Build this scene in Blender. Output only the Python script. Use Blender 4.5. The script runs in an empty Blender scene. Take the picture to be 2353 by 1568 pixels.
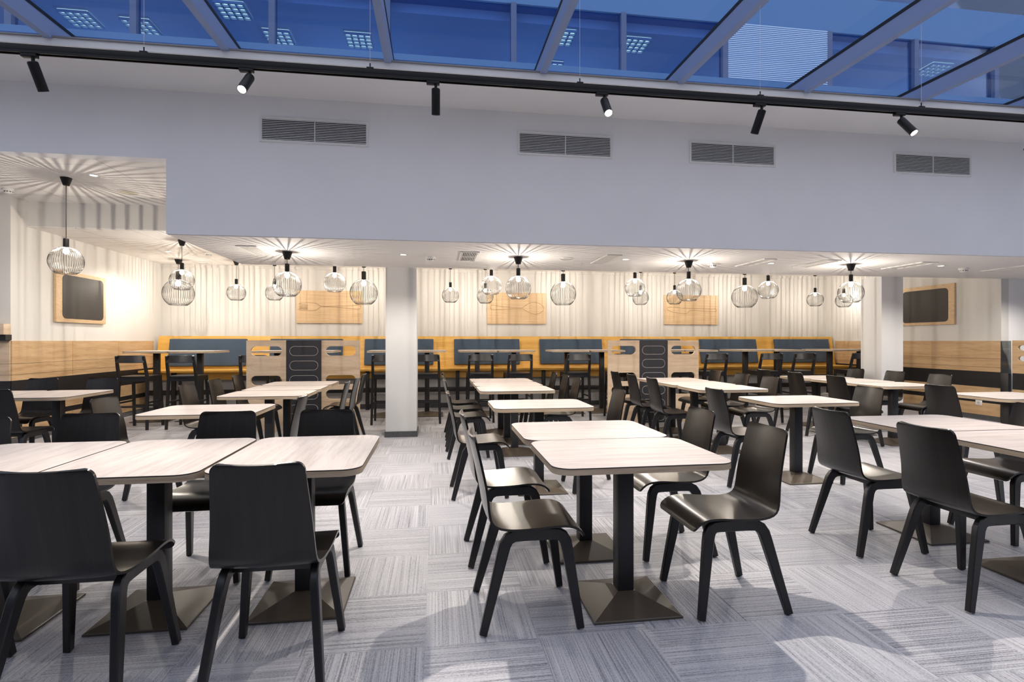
import bpy, bmesh, math, random
from mathutils import Vector, Matrix

random.seed(7)
SC = bpy.context.scene
COL = SC.collection
R = math.radians
PI = math.pi

# ------------------------------------------------------------------ materials
def new_mat(name):
    m = bpy.data.materials.new(name)
    m.use_nodes = True
    nt = m.node_tree
    b = nt.nodes['Principled BSDF']
    return m, nt, b

def plain(name, col, rough=0.5, metal=0.0, spec=0.5, coat=0.0):
    m, nt, b = new_mat(name)
    b.inputs['Base Color'].default_value = (*col, 1)
    b.inputs['Roughness'].default_value = rough
    b.inputs['Metallic'].default_value = metal
    b.inputs['Specular IOR Level'].default_value = spec
    b.inputs['Coat Weight'].default_value = coat
    return m

def N(nt, t, **kw):
    n = nt.nodes.new(t)
    for k, v in kw.items():
        setattr(n, k, v)
    return n

def math_node(nt, op, a, b=None):
    n = N(nt, 'ShaderNodeMath', operation=op)
    for i, v in enumerate((a, b)):
        if v is None:
            continue
        if isinstance(v, (int, float)):
            n.inputs[i].default_value = v
        else:
            nt.links.new(v, n.inputs[i])
    return n.outputs[0]

def ramp(nt, fac, stops):
    r = N(nt, 'ShaderNodeValToRGB')
    e = r.color_ramp.elements
    while len(e) < len(stops):
        e.new(0.5)
    for el, (p, c) in zip(e, stops):
        el.position = p
        el.color = (*c, 1)
    nt.links.new(fac, r.inputs[0])
    return r.outputs[0]

def paint(name, col, rough=0.75, bump=0.04, scale=180):
    m, nt, b = new_mat(name)
    tc = N(nt, 'ShaderNodeTexCoord')
    n1 = N(nt, 'ShaderNodeTexNoise'); n1.inputs['Scale'].default_value = scale
    n2 = N(nt, 'ShaderNodeTexNoise'); n2.inputs['Scale'].default_value = 1.3
    nt.links.new(tc.outputs['Object'], n1.inputs['Vector'])
    nt.links.new(tc.outputs['Object'], n2.inputs['Vector'])
    c = ramp(nt, n2.outputs[0], [(0.3, tuple(x * 0.96 for x in col)), (0.7, col)])
    nt.links.new(c, b.inputs['Base Color'])
    bp = N(nt, 'ShaderNodeBump'); bp.inputs['Strength'].default_value = bump; bp.inputs['Distance'].default_value = 0.004
    nt.links.new(n1.outputs[0], bp.inputs['Height'])
    nt.links.new(bp.outputs[0], b.inputs['Normal'])
    b.inputs['Roughness'].default_value = rough
    b.inputs['Specular IOR Level'].default_value = 0.3
    return m

def wood(name, dark, mid, light, stretch=(1.2, 14, 14), rough=0.45, knots=0.0, spec=0.5):
    """grain runs along the axis with the small stretch factor; each object gets its own piece of the grain"""
    m, nt, b = new_mat(name)
    tc = N(nt, 'ShaderNodeTexCoord')
    oi = N(nt, 'ShaderNodeObjectInfo')
    add = N(nt, 'ShaderNodeVectorMath', operation='ADD')
    sc = N(nt, 'ShaderNodeVectorMath', operation='SCALE'); sc.inputs['Scale'].default_value = 17.0
    comb = N(nt, 'ShaderNodeCombineXYZ')
    for i in range(3):
        nt.links.new(oi.outputs['Random'], comb.inputs[i])
    nt.links.new(comb.outputs[0], sc.inputs[0])
    nt.links.new(tc.outputs['Object'], add.inputs[0]); nt.links.new(sc.outputs[0], add.inputs[1])
    mp = N(nt, 'ShaderNodeMapping'); mp.inputs['Scale'].default_value = stretch
    nt.links.new(add.outputs[0], mp.inputs[0])
    n1 = N(nt, 'ShaderNodeTexNoise'); n1.inputs['Scale'].default_value = 1.0; n1.inputs['Detail'].default_value = 5; n1.inputs['Distortion'].default_value = 0.6
    n2 = N(nt, 'ShaderNodeTexNoise'); n2.inputs['Scale'].default_value = 7.0; n2.inputs['Detail'].default_value = 3
    nt.links.new(mp.outputs[0], n1.inputs['Vector']); nt.links.new(mp.outputs[0], n2.inputs['Vector'])
    f = math_node(nt, 'ADD', math_node(nt, 'MULTIPLY', n1.outputs[0], 0.65), math_node(nt, 'MULTIPLY', n2.outputs[0], 0.35))
    c = ramp(nt, f, [(0.33, dark), (0.5, mid), (0.68, light)])
    nt.links.new(c, b.inputs['Base Color'])
    b.inputs['Roughness'].default_value = rough
    b.inputs['Specular IOR Level'].default_value = spec
    return m

def emit(name, col, s):
    m = bpy.data.materials.new(name); m.use_nodes = True
    nt = m.node_tree; nt.nodes.clear()
    e = N(nt, 'ShaderNodeEmission'); e.inputs[0].default_value = (*col, 1); e.inputs[1].default_value = s
    o = N(nt, 'ShaderNodeOutputMaterial'); nt.links.new(e.outputs[0], o.inputs[0])
    return m

def glow_glass(name, col, s):
    """clear glowing bulb glass: gives off light and lets light through"""
    m = bpy.data.materials.new(name); m.use_nodes = True
    nt = m.node_tree; nt.nodes.clear()
    e = N(nt, 'ShaderNodeEmission'); e.inputs[0].default_value = (*col, 1); e.inputs[1].default_value = s
    t = N(nt, 'ShaderNodeBsdfTransparent')
    a = N(nt, 'ShaderNodeAddShader')
    nt.links.new(e.outputs[0], a.inputs[0]); nt.links.new(t.outputs[0], a.inputs[1])
    o = N(nt, 'ShaderNodeOutputMaterial'); nt.links.new(a.outputs[0], o.inputs[0])
    return m

def pane(name, tint, refl=0.08, ior=1.45):
    m = bpy.data.materials.new(name); m.use_nodes = True
    nt = m.node_tree; nt.nodes.clear()
    t = N(nt, 'ShaderNodeBsdfTransparent'); t.inputs[0].default_value = (*tint, 1)
    g = N(nt, 'ShaderNodeBsdfGlossy'); g.inputs['Roughness'].default_value = 0.02
    fr = N(nt, 'ShaderNodeFresnel'); fr.inputs[0].default_value = ior
    mx = N(nt, 'ShaderNodeMixShader')
    f = math_node(nt, 'MINIMUM', math_node(nt, 'ADD', fr.outputs[0], refl - 0.04), 0.9)
    nt.links.new(f, mx.inputs[0]); nt.links.new(t.outputs[0], mx.inputs[1]); nt.links.new(g.outputs[0], mx.inputs[2])
    o = N(nt, 'ShaderNodeOutputMaterial'); nt.links.new(mx.outputs[0], o.inputs[0])
    return m

def carpet():
    m, nt, b = new_mat('woven_carpet_tiles')
    tc = N(nt, 'ShaderNodeTexCoord')
    sp = N(nt, 'ShaderNodeSeparateXYZ'); nt.links.new(tc.outputs['Object'], sp.inputs[0])
    T = 0.5
    x = math_node(nt, 'ADD', sp.outputs[0], 20.0 + 0.05)
    y = math_node(nt, 'ADD', sp.outputs[1], 20.0 + 0.18)
    ix = math_node(nt, 'FLOOR', math_node(nt, 'DIVIDE', x, T)); iy = math_node(nt, 'FLOOR', math_node(nt, 'DIVIDE', y, T))
    chk = math_node(nt, 'MODULO', math_node(nt, 'ADD', ix, iy), 2.0)
    inv = math_node(nt, 'SUBTRACT', 1.0, chk)
    across = math_node(nt, 'ADD', math_node(nt, 'MULTIPLY', x, chk), math_node(nt, 'MULTIPLY', y, inv))
    along = math_node(nt, 'ADD', math_node(nt, 'MULTIPLY', y, chk), math_node(nt, 'MULTIPLY', x, inv))
    tid = math_node(nt, 'ADD', math_node(nt, 'MULTIPLY', ix, 3.71), math_node(nt, 'MULTIPLY', iy, 7.93))
    def stripes(sa, sl, det):
        c = N(nt, 'ShaderNodeCombineXYZ')
        nt.links.new(math_node(nt, 'MULTIPLY', across, sa), c.inputs[0])
        nt.links.new(math_node(nt, 'MULTIPLY', along, sl), c.inputs[1])
        nt.links.new(tid, c.inputs[2])
        n = N(nt, 'ShaderNodeTexNoise'); n.inputs['Scale'].default_value = 1.0; n.inputs['Detail'].default_value = det
        nt.links.new(c.outputs[0], n.inputs['Vector'])
        return n.outputs[0]
    s1 = stripes(120, 0.8, 2)
    s2 = stripes(300, 1.5, 1)
    s3 = stripes(300, 110, 1)
    f = math_node(nt, 'ADD', math_node(nt, 'MULTIPLY', s1, 0.42), math_node(nt, 'ADD', math_node(nt, 'MULTIPLY', s2, 0.36), math_node(nt, 'MULTIPLY', s3, 0.30)))
    tv = N(nt, 'ShaderNodeTexWhiteNoise', noise_dimensions='1D'); nt.links.new(tid, tv.inputs['W'])
    f = math_node(nt, 'ADD', f, math_node(nt, 'MULTIPLY', math_node(nt, 'SUBTRACT', tv.outputs[0], 0.5), 0.05))
    c = ramp(nt, f, [(0.36, (0.12, 0.12, 0.138)), (0.47, (0.285, 0.285, 0.315)), (0.54, (0.42, 0.42, 0.45)), (0.68, (0.56, 0.555, 0.58))])
    nt.links.new(c, b.inputs['Base Color'])
    bp = N(nt, 'ShaderNodeBump'); bp.inputs['Strength'].default_value = 0.25; bp.inputs['Distance'].default_value = 0.002
    nt.links.new(f, bp.inputs['Height']); nt.links.new(bp.outputs[0], b.inputs['Normal'])
    b.inputs['Roughness'].default_value = 0.5
    b.inputs['Specular IOR Level'].default_value = 0.45
    return m

def tiled_ceiling(name, col, ox, oy, T=0.675):
    m, nt, b = new_mat(name)
    tc = N(nt, 'ShaderNodeTexCoord')
    sp = N(nt, 'ShaderNodeSeparateXYZ'); nt.links.new(tc.outputs['Object'], sp.inputs[0])
    def line(s, o):
        a = math_node(nt, 'FRACT', math_node(nt, 'DIVIDE', math_node(nt, 'ADD', s, 40 * T - o), T))
        return math_node(nt, 'LESS_THAN', math_node(nt, 'ABSOLUTE', math_node(nt, 'SUBTRACT', a, 0.5)), 0.0045)
    k = math_node(nt, 'MAXIMUM', line(sp.outputs[0], ox + T / 2), line(sp.outputs[1], oy + T / 2))
    c = ramp(nt, k, [(0.0, col), (1.0, (0.30, 0.28, 0.26))])
    nt.links.new(c, b.inputs['Base Color'])
    b.inputs['Roughness'].default_value = 0.7
    b.inputs['Specular IOR Level'].default_value = 0.3
    return m

def fabric(name, c1, c2):
    m, nt, b = new_mat(name)
    tc = N(nt, 'ShaderNodeTexCoord')
    n1 = N(nt, 'ShaderNodeTexNoise'); n1.inputs['Scale'].default_value = 160; n1.inputs['Detail'].default_value = 2
    nt.links.new(tc.outputs['Object'], n1.inputs['Vector'])
    c = ramp(nt, n1.outputs[0], [(0.35, c1), (0.65, c2)])
    nt.links.new(c, b.inputs['Base Color'])
    bp = N(nt, 'ShaderNodeBump'); bp.inputs['Strength'].default_value = 0.3; bp.inputs['Distance'].default_value = 0.002
    nt.links.new(n1.outputs[0], bp.inputs['Height']); nt.links.new(bp.outputs[0], b.inputs['Normal'])
    b.inputs['Roughness'].default_value = 0.9
    b.inputs['Sheen Weight'].default_value = 0.15
    return m

def powder(name, col, rough=0.42):
    m, nt, b = new_mat(name)
    tc = N(nt, 'ShaderNodeTexCoord')
    n1 = N(nt, 'ShaderNodeTexNoise'); n1.inputs['Scale'].default_value = 420
    nt.links.new(tc.outputs['Object'], n1.inputs['Vector'])
    bp = N(nt, 'ShaderNodeBump'); bp.inputs['Strength'].default_value = 0.12; bp.inputs['Distance'].default_value = 0.001
    nt.links.new(n1.outputs[0], bp.inputs['Height']); nt.links.new(bp.outputs[0], b.inputs['Normal'])
    b.inputs['Base Color'].default_value = (*col, 1)
    b.inputs['Roughness'].default_value = rough
    return m

M = dict(
    carpet=carpet(),
    white=paint('white_wall_paint', (0.74, 0.735, 0.73)),
    bulk=paint('bulkhead_white_paint', (0.86, 0.855, 0.86)),
    paper=paint('warm_white_wallpaper', (0.66, 0.645, 0.62), 0.7),
    ceil=paint('ceiling_white_paint', (0.78, 0.765, 0.75)),
    tile_left=tiled_ceiling('mineral_tile_ceiling', (0.76, 0.74, 0.72), -3.437, 6.15),
    tile_back=tiled_ceiling('mineral_tile_ceiling_back', (0.78, 0.76, 0.74), -3.437, 8.57),
    column=paint('column_white_paint', (0.62, 0.615, 0.61)),
    rear=paint('darkened_rear_paint', (0.07, 0.07, 0.07)),  # unseen rear wall coloured dark to keep chair back reflections dark
    oak=wood('pale_oak_panel', (0.40, 0.25, 0.125), (0.52, 0.345, 0.185), (0.60, 0.42, 0.245), (1.0, 1.0, 13), 0.5),
    oak_x=wood('pale_oak_screen', (0.47, 0.34, 0.22), (0.60, 0.455, 0.32), (0.68, 0.545, 0.40), (1.0, 10, 14), 0.5),
    honey=wood('honey_oak_bench', (0.54, 0.285, 0.045), (0.65, 0.365, 0.07), (0.72, 0.44, 0.11), (1.0, 9, 14), 0.4),
    board=wood('birch_board', (0.52, 0.345, 0.19), (0.62, 0.44, 0.26), (0.68, 0.50, 0.31), (1.5, 10, 34), 0.5),
    lam=wood('whitewashed_laminate', (0.40, 0.345, 0.315), (0.50, 0.44, 0.41), (0.575, 0.515, 0.485), (2.0, 26, 26), 0.5, spec=0.35),
    edge=wood('oak_edge_band', (0.34, 0.25, 0.165), (0.48, 0.37, 0.255), (0.58, 0.46, 0.33), (2.5, 2.5, 60), 0.5),
    line=plain('dark_laminate_core', (0.03, 0.022, 0.018), 0.5),
    ply=wood('black_stained_plywood', (0.006, 0.005, 0.0045), (0.009, 0.0072, 0.006), (0.013, 0.0105, 0.0085), (40, 2, 2), 0.30, spec=0.2),
    blackwood=plain('black_lacquered_wood', (0.010, 0.0095, 0.0105), 0.36),
    iron=powder('black_powder_coat', (0.016, 0.0155, 0.017), 0.40),
    base=powder('warm_lit_black_base', (0.080, 0.062, 0.044), 0.36),  # warm light on the pyramid foot put into its brown colour
    glide=plain('pale_plastic_glide', (0.55, 0.52, 0.48), 0.5),
    blackpl=plain('matt_black_plastic', (0.007, 0.0065, 0.0065), 0.5, 0.0, 0.3),
    wire=plain('black_wire', (0.015, 0.013, 0.012), 0.4),
    black_panel=plain('black_laminate_panel', (0.013, 0.012, 0.013), 0.42),
    char=plain('charcoal_panel', (0.022, 0.022, 0.028), 0.48),
    groove=plain('pale_groove', (0.38, 0.36, 0.34), 0.6),
    slate=plain('chalkboard_slate', (0.040, 0.035, 0.031), 0.42, 0.0, 0.25),
    etched=plain('burnt_engraving', (0.20, 0.115, 0.05), 0.7),
    blue=fabric('navy_wool', (0.028, 0.050, 0.084), (0.052, 0.084, 0.132)),
    grey=plain('grey_plinth', (0.50, 0.49, 0.48), 0.5),
    skirting=fabric('charcoal_carpet_skirting', (0.05, 0.05, 0.055), (0.10, 0.10, 0.11)),
    metal=plain('white_enamel', (0.74, 0.73, 0.71), 0.4),
    dark=plain('painted_void_shade', (0.012, 0.012, 0.012), 0.8),  # dark colour standing for the shade inside vents, slots and diffuser
    cream=plain('cream_grille_cloth', (0.62, 0.58, 0.46), 0.8),
    alu=plain('skylit_blue_aluminium', (0.20, 0.27, 0.47), 0.45, 0.0),  # blue sky light on the beams put into their colour
    gasket=plain('black_rubber_gasket', (0.006, 0.007, 0.010), 0.5),
    greytrim=plain('grey_metal_trim', (0.20, 0.20, 0.22), 0.45),
    bulb=glow_glass('glowing_bulb', (1.0, 0.90, 0.76), 30.0),
    lens=emit('spot_lens', (1.0, 0.93, 0.82), 60.0),
    lens_dim=emit('spot_lens_turned_away', (1.0, 0.92, 0.80), 2.0),
    led=emit('downlight_lens', (1.0, 0.93, 0.82), 9.0),
    tube=emit('office_tube', (1.0, 0.95, 0.62), 1.9),
    sky_glass=pane('skylight_glass', (0.64, 0.82, 1.0), 0.02, 1.22),
    off_glass=pane('office_glass', (0.72, 0.84, 1.0), 0.03, 1.25),
    smoke_glass=pane('grey_tinted_glass', (0.55, 0.56, 0.55), 0.06),
    fac=paint('facade_cladding', (0.10, 0.22, 0.46)),  # dusk blue put into the facade and office colours
    facd=plain('facade_dark_frame', (0.07, 0.12, 0.26), 0.5),
    offceil=paint('office_ceiling', (0.34, 0.43, 0.60)),
    blind=plain('pale_blind_slat', (0.42, 0.60, 0.85), 0.6),
)

_pb = M['ply'].node_tree.nodes['Principled BSDF']
_pb.inputs['Coat Weight'].default_value = 0.8
_pb.inputs['Coat Roughness'].default_value = 0.24
_pb.inputs['Coat IOR'].default_value = 1.36

# ------------------------------------------------------------------ mesh helpers
def BM():
    return bmesh.new()

def box(bm, x0, x1, y0, y1, z0, z1, bev=0.0, mi=0, seg=2):
    vs = [bm.verts.new(c) for c in ((x0, y0, z0), (x1, y0, z0), (x1, y1, z0), (x0, y1, z0), (x0, y0, z1), (x1, y0, z1), (x1, y1, z1), (x0, y1, z1))]
    fs = [bm.faces.new([vs[i] for i in q]) for q in ((3, 2, 1, 0), (4, 5, 6, 7), (0, 1, 5, 4), (1, 2, 6, 5), (2, 3, 7, 6), (3, 0, 4, 7))]
    for f in fs:
        f.material_index = mi
    if bev > 0:
        es = list({e for f in fs for e in f.edges})
        r = bmesh.ops.bevel(bm, geom=es, offset=bev, segments=seg, affect='EDGES', profile=0.5)
        for f in r['faces']:
            f.material_index = mi
    return vs

def prism(bm, pts, z0, z1, mi=0, mi_top=None):
    """pts: ccw outline in xy"""
    lo = [bm.verts.new((p[0], p[1], z0)) for p in pts]
    hi = [bm.verts.new((p[0], p[1], z1)) for p in pts]
    n = len(pts)
    bm.faces.new(lo[::-1]).material_index = mi
    bm.faces.new(hi).material_index = mi if mi_top is None else mi_top
    for i in range(n):
        bm.faces.new((lo[i], lo[(i + 1) % n], hi[(i + 1) % n], hi[i])).material_index = mi

def rrect(w, d, r, n=8, cx=0, cy=0):
    out = []
    for (sx, sy, a0) in ((1, -1, -90), (1, 1, 0), (-1, 1, 90), (-1, -1, 180)):
        for k in range(n + 1):
            a = R(a0 + 90 * k / n)
            out.append((cx + sx * (w / 2 - r) + r * math.cos(a), cy + sy * (d / 2 - r) + r * math.sin(a)))
    return out

def frame_axes(t, side):
    t = t.normalized()
    s = (side - t * side.dot(t)).normalized()
    return s, t.cross(s).normalized()

def sweep(bm, pts, sizes, side=(1, 0, 0), bev=0.28, mi=0):
    """rectangular section with clipped corners; sizes: (thickness along side, width across)"""
    pts = [Vector(p) for p in pts]
    side = Vector(side)
    rings = []
    for i, p in enumerate(pts):
        if i == 0: t = pts[1] - pts[0]
        elif i == len(pts) - 1: t = pts[-1] - pts[-2]
        else: t = (pts[i + 1] - p).normalized() + (p - pts[i - 1]).normalized()
        s, w = frame_axes(t, side)
        a, b = sizes[i][0] / 2, sizes[i][1] / 2
        c = min(a, b) * bev
        ring = [(a, b - c), (a - c, b), (-a + c, b), (-a, b - c), (-a, -b + c), (-a + c, -b), (a - c, -b), (a, -b + c)]
        rings.append([bm.verts.new(p + s * u + w * v) for u, v in ring])
    for r0, r1 in zip(rings, rings[1:]):
        for k in range(8):
            bm.faces.new((r0[k], r0[(k + 1) % 8], r1[(k + 1) % 8], r1[k])).material_index = mi
    bm.faces.new(rings[0][::-1]).material_index = mi
    bm.faces.new(rings[-1]).material_index = mi

def tube(bm, pts, r, n=6, closed=False, mi=0, cap=True):
    pts = [Vector(p) for p in pts]
    m = len(pts)
    rings = []
    for i, p in enumerate(pts):
        if closed: t = pts[(i + 1) % m] - pts[i - 1]
        elif i == 0: t = pts[1] - p
        elif i == m - 1: t = p - pts[-2]
        else: t = pts[i + 1] - pts[i - 1]
        t.normalize()
        ref = Vector((0, 0, 1)) if abs(t.z) < 0.9 else Vector((1, 0, 0))
        s, w = frame_axes(t, ref)
        rings.append([bm.verts.new(p + (s * math.cos(2 * PI * k / n) + w * math.sin(2 * PI * k / n)) * r) for k in range(n)])
    for i in range(m if closed else m - 1):
        a, b = rings[i], rings[(i + 1) % m]
        for k in range(n):
            bm.faces.new((a[k], a[(k + 1) % n], b[(k + 1) % n], b[k])).material_index = mi
    if not closed and cap:
        bm.faces.new(rings[0][::-1]); bm.faces.new(rings[-1])

def lathe(bm, prof, n=24, mi=0, cap=True):
    rings = []
    for r, z in prof:
        rings.append([bm.verts.new((r * math.cos(2 * PI * k / n), r * math.sin(2 * PI * k / n), z)) for k in range(n)])
    for a, b in zip(rings, rings[1:]):
        for k in range(n):
            bm.faces.new((a[k], a[(k + 1) % n], b[(k + 1) % n], b[k])).material_index = mi
    if cap:
        bm.faces.new(rings[0][::-1]).material_index = mi
        bm.faces.new(rings[-1]).material_index = mi

def plate_with_holes(bm, outer, holes, y0, y1, mi=0):
    """flat plate in the xz plane, thickness y0..y1, with see-through holes"""
    def loop(pts):
        vs = [bm.verts.new((p[0], y0, p[1])) for p in pts]
        return [bm.edges.new((vs[i], vs[(i + 1) % len(vs)])) for i in range(len(vs))]
    es = loop(outer)
    for h in holes:
        es += loop(h)
    r = bmesh.ops.triangle_fill(bm, use_beauty=True, use_dissolve=False, edges=es, normal=(0, -1, 0))
    fs = [g for g in r['geom'] if isinstance(g, bmesh.types.BMFace)]
    ex = bmesh.ops.extrude_face_region(bm, geom=fs)
    vs = [g for g in ex['geom'] if isinstance(g, bmesh.types.BMVert)]
    bmesh.ops.translate(bm, verts=vs, vec=(0, y1 - y0, 0))
    for f in bm.faces:
        f.material_index = mi
    bmesh.ops.recalc_face_normals(bm, faces=bm.faces[:])

def stadium(cx, cz, w, h, n=10):
    r = h / 2
    out = []
    for k in range(n + 1):
        a = R(-90 + 180 * k / n); out.append((cx + w / 2 - r + r * math.cos(a), cz + r * math.sin(a)))
    for k in range(n + 1):
        a = R(90 + 180 * k / n); out.append((cx - w / 2 + r + r * math.cos(a), cz + r * math.sin(a)))
    return out

def obj(name, bm, mats, parent=None, angle=35, recalc=False):
    if recalc:
        bmesh.ops.recalc_face_normals(bm, faces=bm.faces[:])
    me = bpy.data.meshes.new(name)
    bm.to_mesh(me); bm.free()
    for m in (mats if isinstance(mats, (list, tuple)) else [mats]):
        me.materials.append(m)
    if angle:
        for p in me.polygons:
            p.use_smooth = True
        me.set_sharp_from_angle(angle=R(angle))
    o = bpy.data.objects.new(name, me)
    COL.objects.link(o)
    if parent is not None:
        o.parent = parent
    return o

def tag(o, label, cat, group=None):
    o['label'] = label; o['category'] = cat
    if group:
        o['group'] = group
    return o

def thing(name, label, cat, loc=(0, 0, 0), rz=0.0, group=None):
    o = bpy.data.objects.new(name, None)
    o.empty_display_size = 0.1
    COL.objects.link(o)
    o.location = loc; o.rotation_euler = (0, 0, rz)
    return tag(o, label, cat, group)

def struct(name, bm, m, parent=None, angle=0, recalc=False):
    o = obj(name, bm, m, parent, angle, recalc)
    if parent is None:
        o['kind'] = 'structure'
    return o

def sbox(name, x0, x1, y0, y1, z0, z1, m, parent=None):
    bm = BM(); box(bm, x0, x1, y0, y1, z0, z1)
    return struct(name, bm, m, parent)

KIDS = {}
def snapshot(root):
    """remember the children once, so that copies do not need to search the scene"""
    def walk(o):
        return [(c, walk(c)) for c in o.children]
    KIDS[root.name] = walk(root)

def dup(root, loc, rz, label, group=None, name=None):
    r = root.copy(); COL.objects.link(r)
    r.location = loc; r.rotation_euler = (0, 0, rz)
    r['label'] = label
    if group:
        r['group'] = group
    def rec(kids, par):
        for c, sub in kids:
            k = c.copy(); COL.objects.link(k); k.parent = par
            rec(sub, k)
    rec(KIDS[root.name], r)
    return r

def sample(pts, n):
    """Catmull-Rom through pts, n samples evenly spaced"""
    P = [Vector(p) for p in pts]
    dense = []
    for i in range(len(P) - 1):
        p0, p1, p2, p3 = P[max(i - 1, 0)], P[i], P[i + 1], P[min(i + 2, len(P) - 1)]
        for k in range(24):
            t = k / 24
            dense.append(0.5 * ((2 * p1) + (p2 - p0) * t + (2 * p0 - 5 * p1 + 4 * p2 - p3) * t * t + (3 * p1 - p0 - 3 * p2 + p3) * t ** 3))
    dense.append(P[-1])
    L = [0.0]
    for a, b in zip(dense, dense[1:]):
        L.append(L[-1] + (b - a).length)
    out, j = [], 0
    for k in range(n):
        s = L[-1] * k / (n - 1)
        while j < len(L) - 2 and L[j + 1] < s:
            j += 1
        f = (s - L[j]) / max(1e-9, L[j + 1] - L[j])
        out.append(dense[j].lerp(dense[j + 1], min(1, f)))
    return out, L[-1]

# ------------------------------------------------------------------ the setting
XL, XR, YB, YF = -9.0, 13.5, 11.3, -4.5
sbox('floor', XL - .2, XR + .2, YF - .2, YB + .2, -0.15, 0.0, M['carpet'])
sbox('wall_back', -5.5, 9.2, YB, YB + .15, 0, 2.95, M['paper'])
sbox('wall_left', -5.5, -5.36, 7.58, YB, 0, 3.3, M['paper'])
sbox('wall_left_return', XL, -5.5, 7.58, 7.72, 0, 3.3, M['paper'])
sbox('wall_left_outer', XL - .15, XL, YF, 7.58, 0, 4.1, M['white'])
sbox('wall_right', 9.06, 9.2, 7.40, YB, 0, 2.95, M['paper'])
sbox('wall_right_return', 9.2, XR, 7.40, 7.55, 0, 2.34, M['bulk'])
sbox('wall_right_outer', XR, XR + .15, YF, 7.55, 0, 4.1, M['white'])
sbox('wall_rear', XL, XR, YF - .15, YF, 0, 4.1, M['rear'])
# the white bulkhead over the dining area and its lower lintel on the left
sbox('wall_bulkhead', -2.54, XR, 5.45, 7.44, 2.337, 3.70, M['bulk'])
sbox('wall_bulkhead_left', XL, -2.54, 5.45, 5.58, 3.052, 3.70, M['bulk'])
sbox('ceiling_left', XL, -2.54, 5.58, 7.87, 3.17, 3.30, M['tile_left'])
sbox('ceiling_back', -5.36, -2.54, 7.87, YB, 2.83, 2.845, M['tile_back'])
sbox('wall_soffit', -5.36, -2.54, 7.87, YB, 2.845, 3.17, M['paper'])
sbox('ceiling_back_middle', -2.54, 9.2, 7.44, YB, 2.83, 3.0, M['tile_back'])
# cream skin under the bulkhead so its underside keeps the ceiling paint
sbox('ceiling_low', -2.53, XR, 5.46, 7.43, 2.331, 2.3365, M['ceil'])
# roof edge: soffit strip, upstand and kerb
sbox('ceiling_soffit', XL, XR, 4.79, 5.45, 3.70, 3.755, M['white'])
sbox('trim_1', XL, XR, 4.74, 4.79, 3.70, 3.757, M['white'])
sbox('trim_2', XL, XR, 4.725, 4.80, 3.757, 3.768, M['greytrim'])
sbox('wall_kerb', XL, XR, 5.42, 5.55, 3.755, 4.02, M['fac'])
sbox('trim_3', XL, XR, 5.10, 5.20, 3.97, 4.03, M['fac'])

# columns with carpet skirting
for i, (x0, x1, y0, y1) in enumerate(((-0.69, -0.27, 7.44, 7.85), (6.905, 7.285, 7.42, 7.83))):
    sbox('wall_column' if i == 0 else 'wall_column_right', x0, x1, y0, y1, 0.0, 2.331, M['column'])
    bm = BM()
    a = 0.012
    box(bm, x0 - a, x1 + a, y0 - a, y0, 0, 0.078); box(bm, x0 - a, x1 + a, y1, y1 + a, 0, 0.078)
    box(bm, x0 - a, x0, y0, y1, 0, 0.078); box(bm, x1, x1 + a, y0, y1, 0, 0.078)
    struct('baseboard_column' if i == 0 else 'baseboard_column_right', bm, M['skirting'])

# skylight: glass bays between beams tinted blue for sky light; the roof falls slightly towards the viewer
SLOPE = 0.032
def zg(y): return 3.915 + SLOPE * (y - 4.9)
BX = [-4.42, -3.08, -1.75, -0.42, 0.96, 2.28, 3.58, 4.87, 6.18, 7.49, 8.80]
for i, x in enumerate(BX):
    bm = BM()
    w = 0.03
    y0, y1 = YF, 5.42
    def slab(xa, xb, za, zb, mi):
        vs = [bm.verts.new(c) for c in ((xa, y0, zg(y0) + za), (xb, y0, zg(y0) + za), (xb, y1, zg(y1) + za), (xa, y1, zg(y1) + za),
                                       (xa, y0, zg(y0) + zb), (xb, y0, zg(y0) + zb), (xb, y1, zg(y1) + zb), (xa, y1, zg(y1) + zb))]
        for q in ((3, 2, 1, 0), (4, 5, 6, 7), (0, 1, 5, 4), (1, 2, 6, 5), (2, 3, 7, 6), (3, 0, 4, 7)):
            bm.faces.new([vs[k] for k in q]).material_index = mi
    slab(x - w, x + w, -0.160, -0.026, 0)
    slab(x - w - .005, x + w + .005, -0.026, 0.0, 1)
    struct('beam_skylight', bm, [M['alu'], M['gasket']])
edges = [XL] + BX + [XR]
for i, (a, b) in enumerate(zip(edges, edges[1:])):
    bm = BM()
    vs = []
    for z in (0.001, 0.013):
        for (x, y) in ((a + .0, YF), (b - .0, YF), (b, 5.42), (a, 5.42)):
            vs.append(bm.verts.new((x, y, zg(y) + z)))
    bm.faces.new([vs[k] for k in (3, 2, 1, 0)])
    o = struct('window_%d' % (i + 1), bm, M['sky_glass'])

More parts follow.
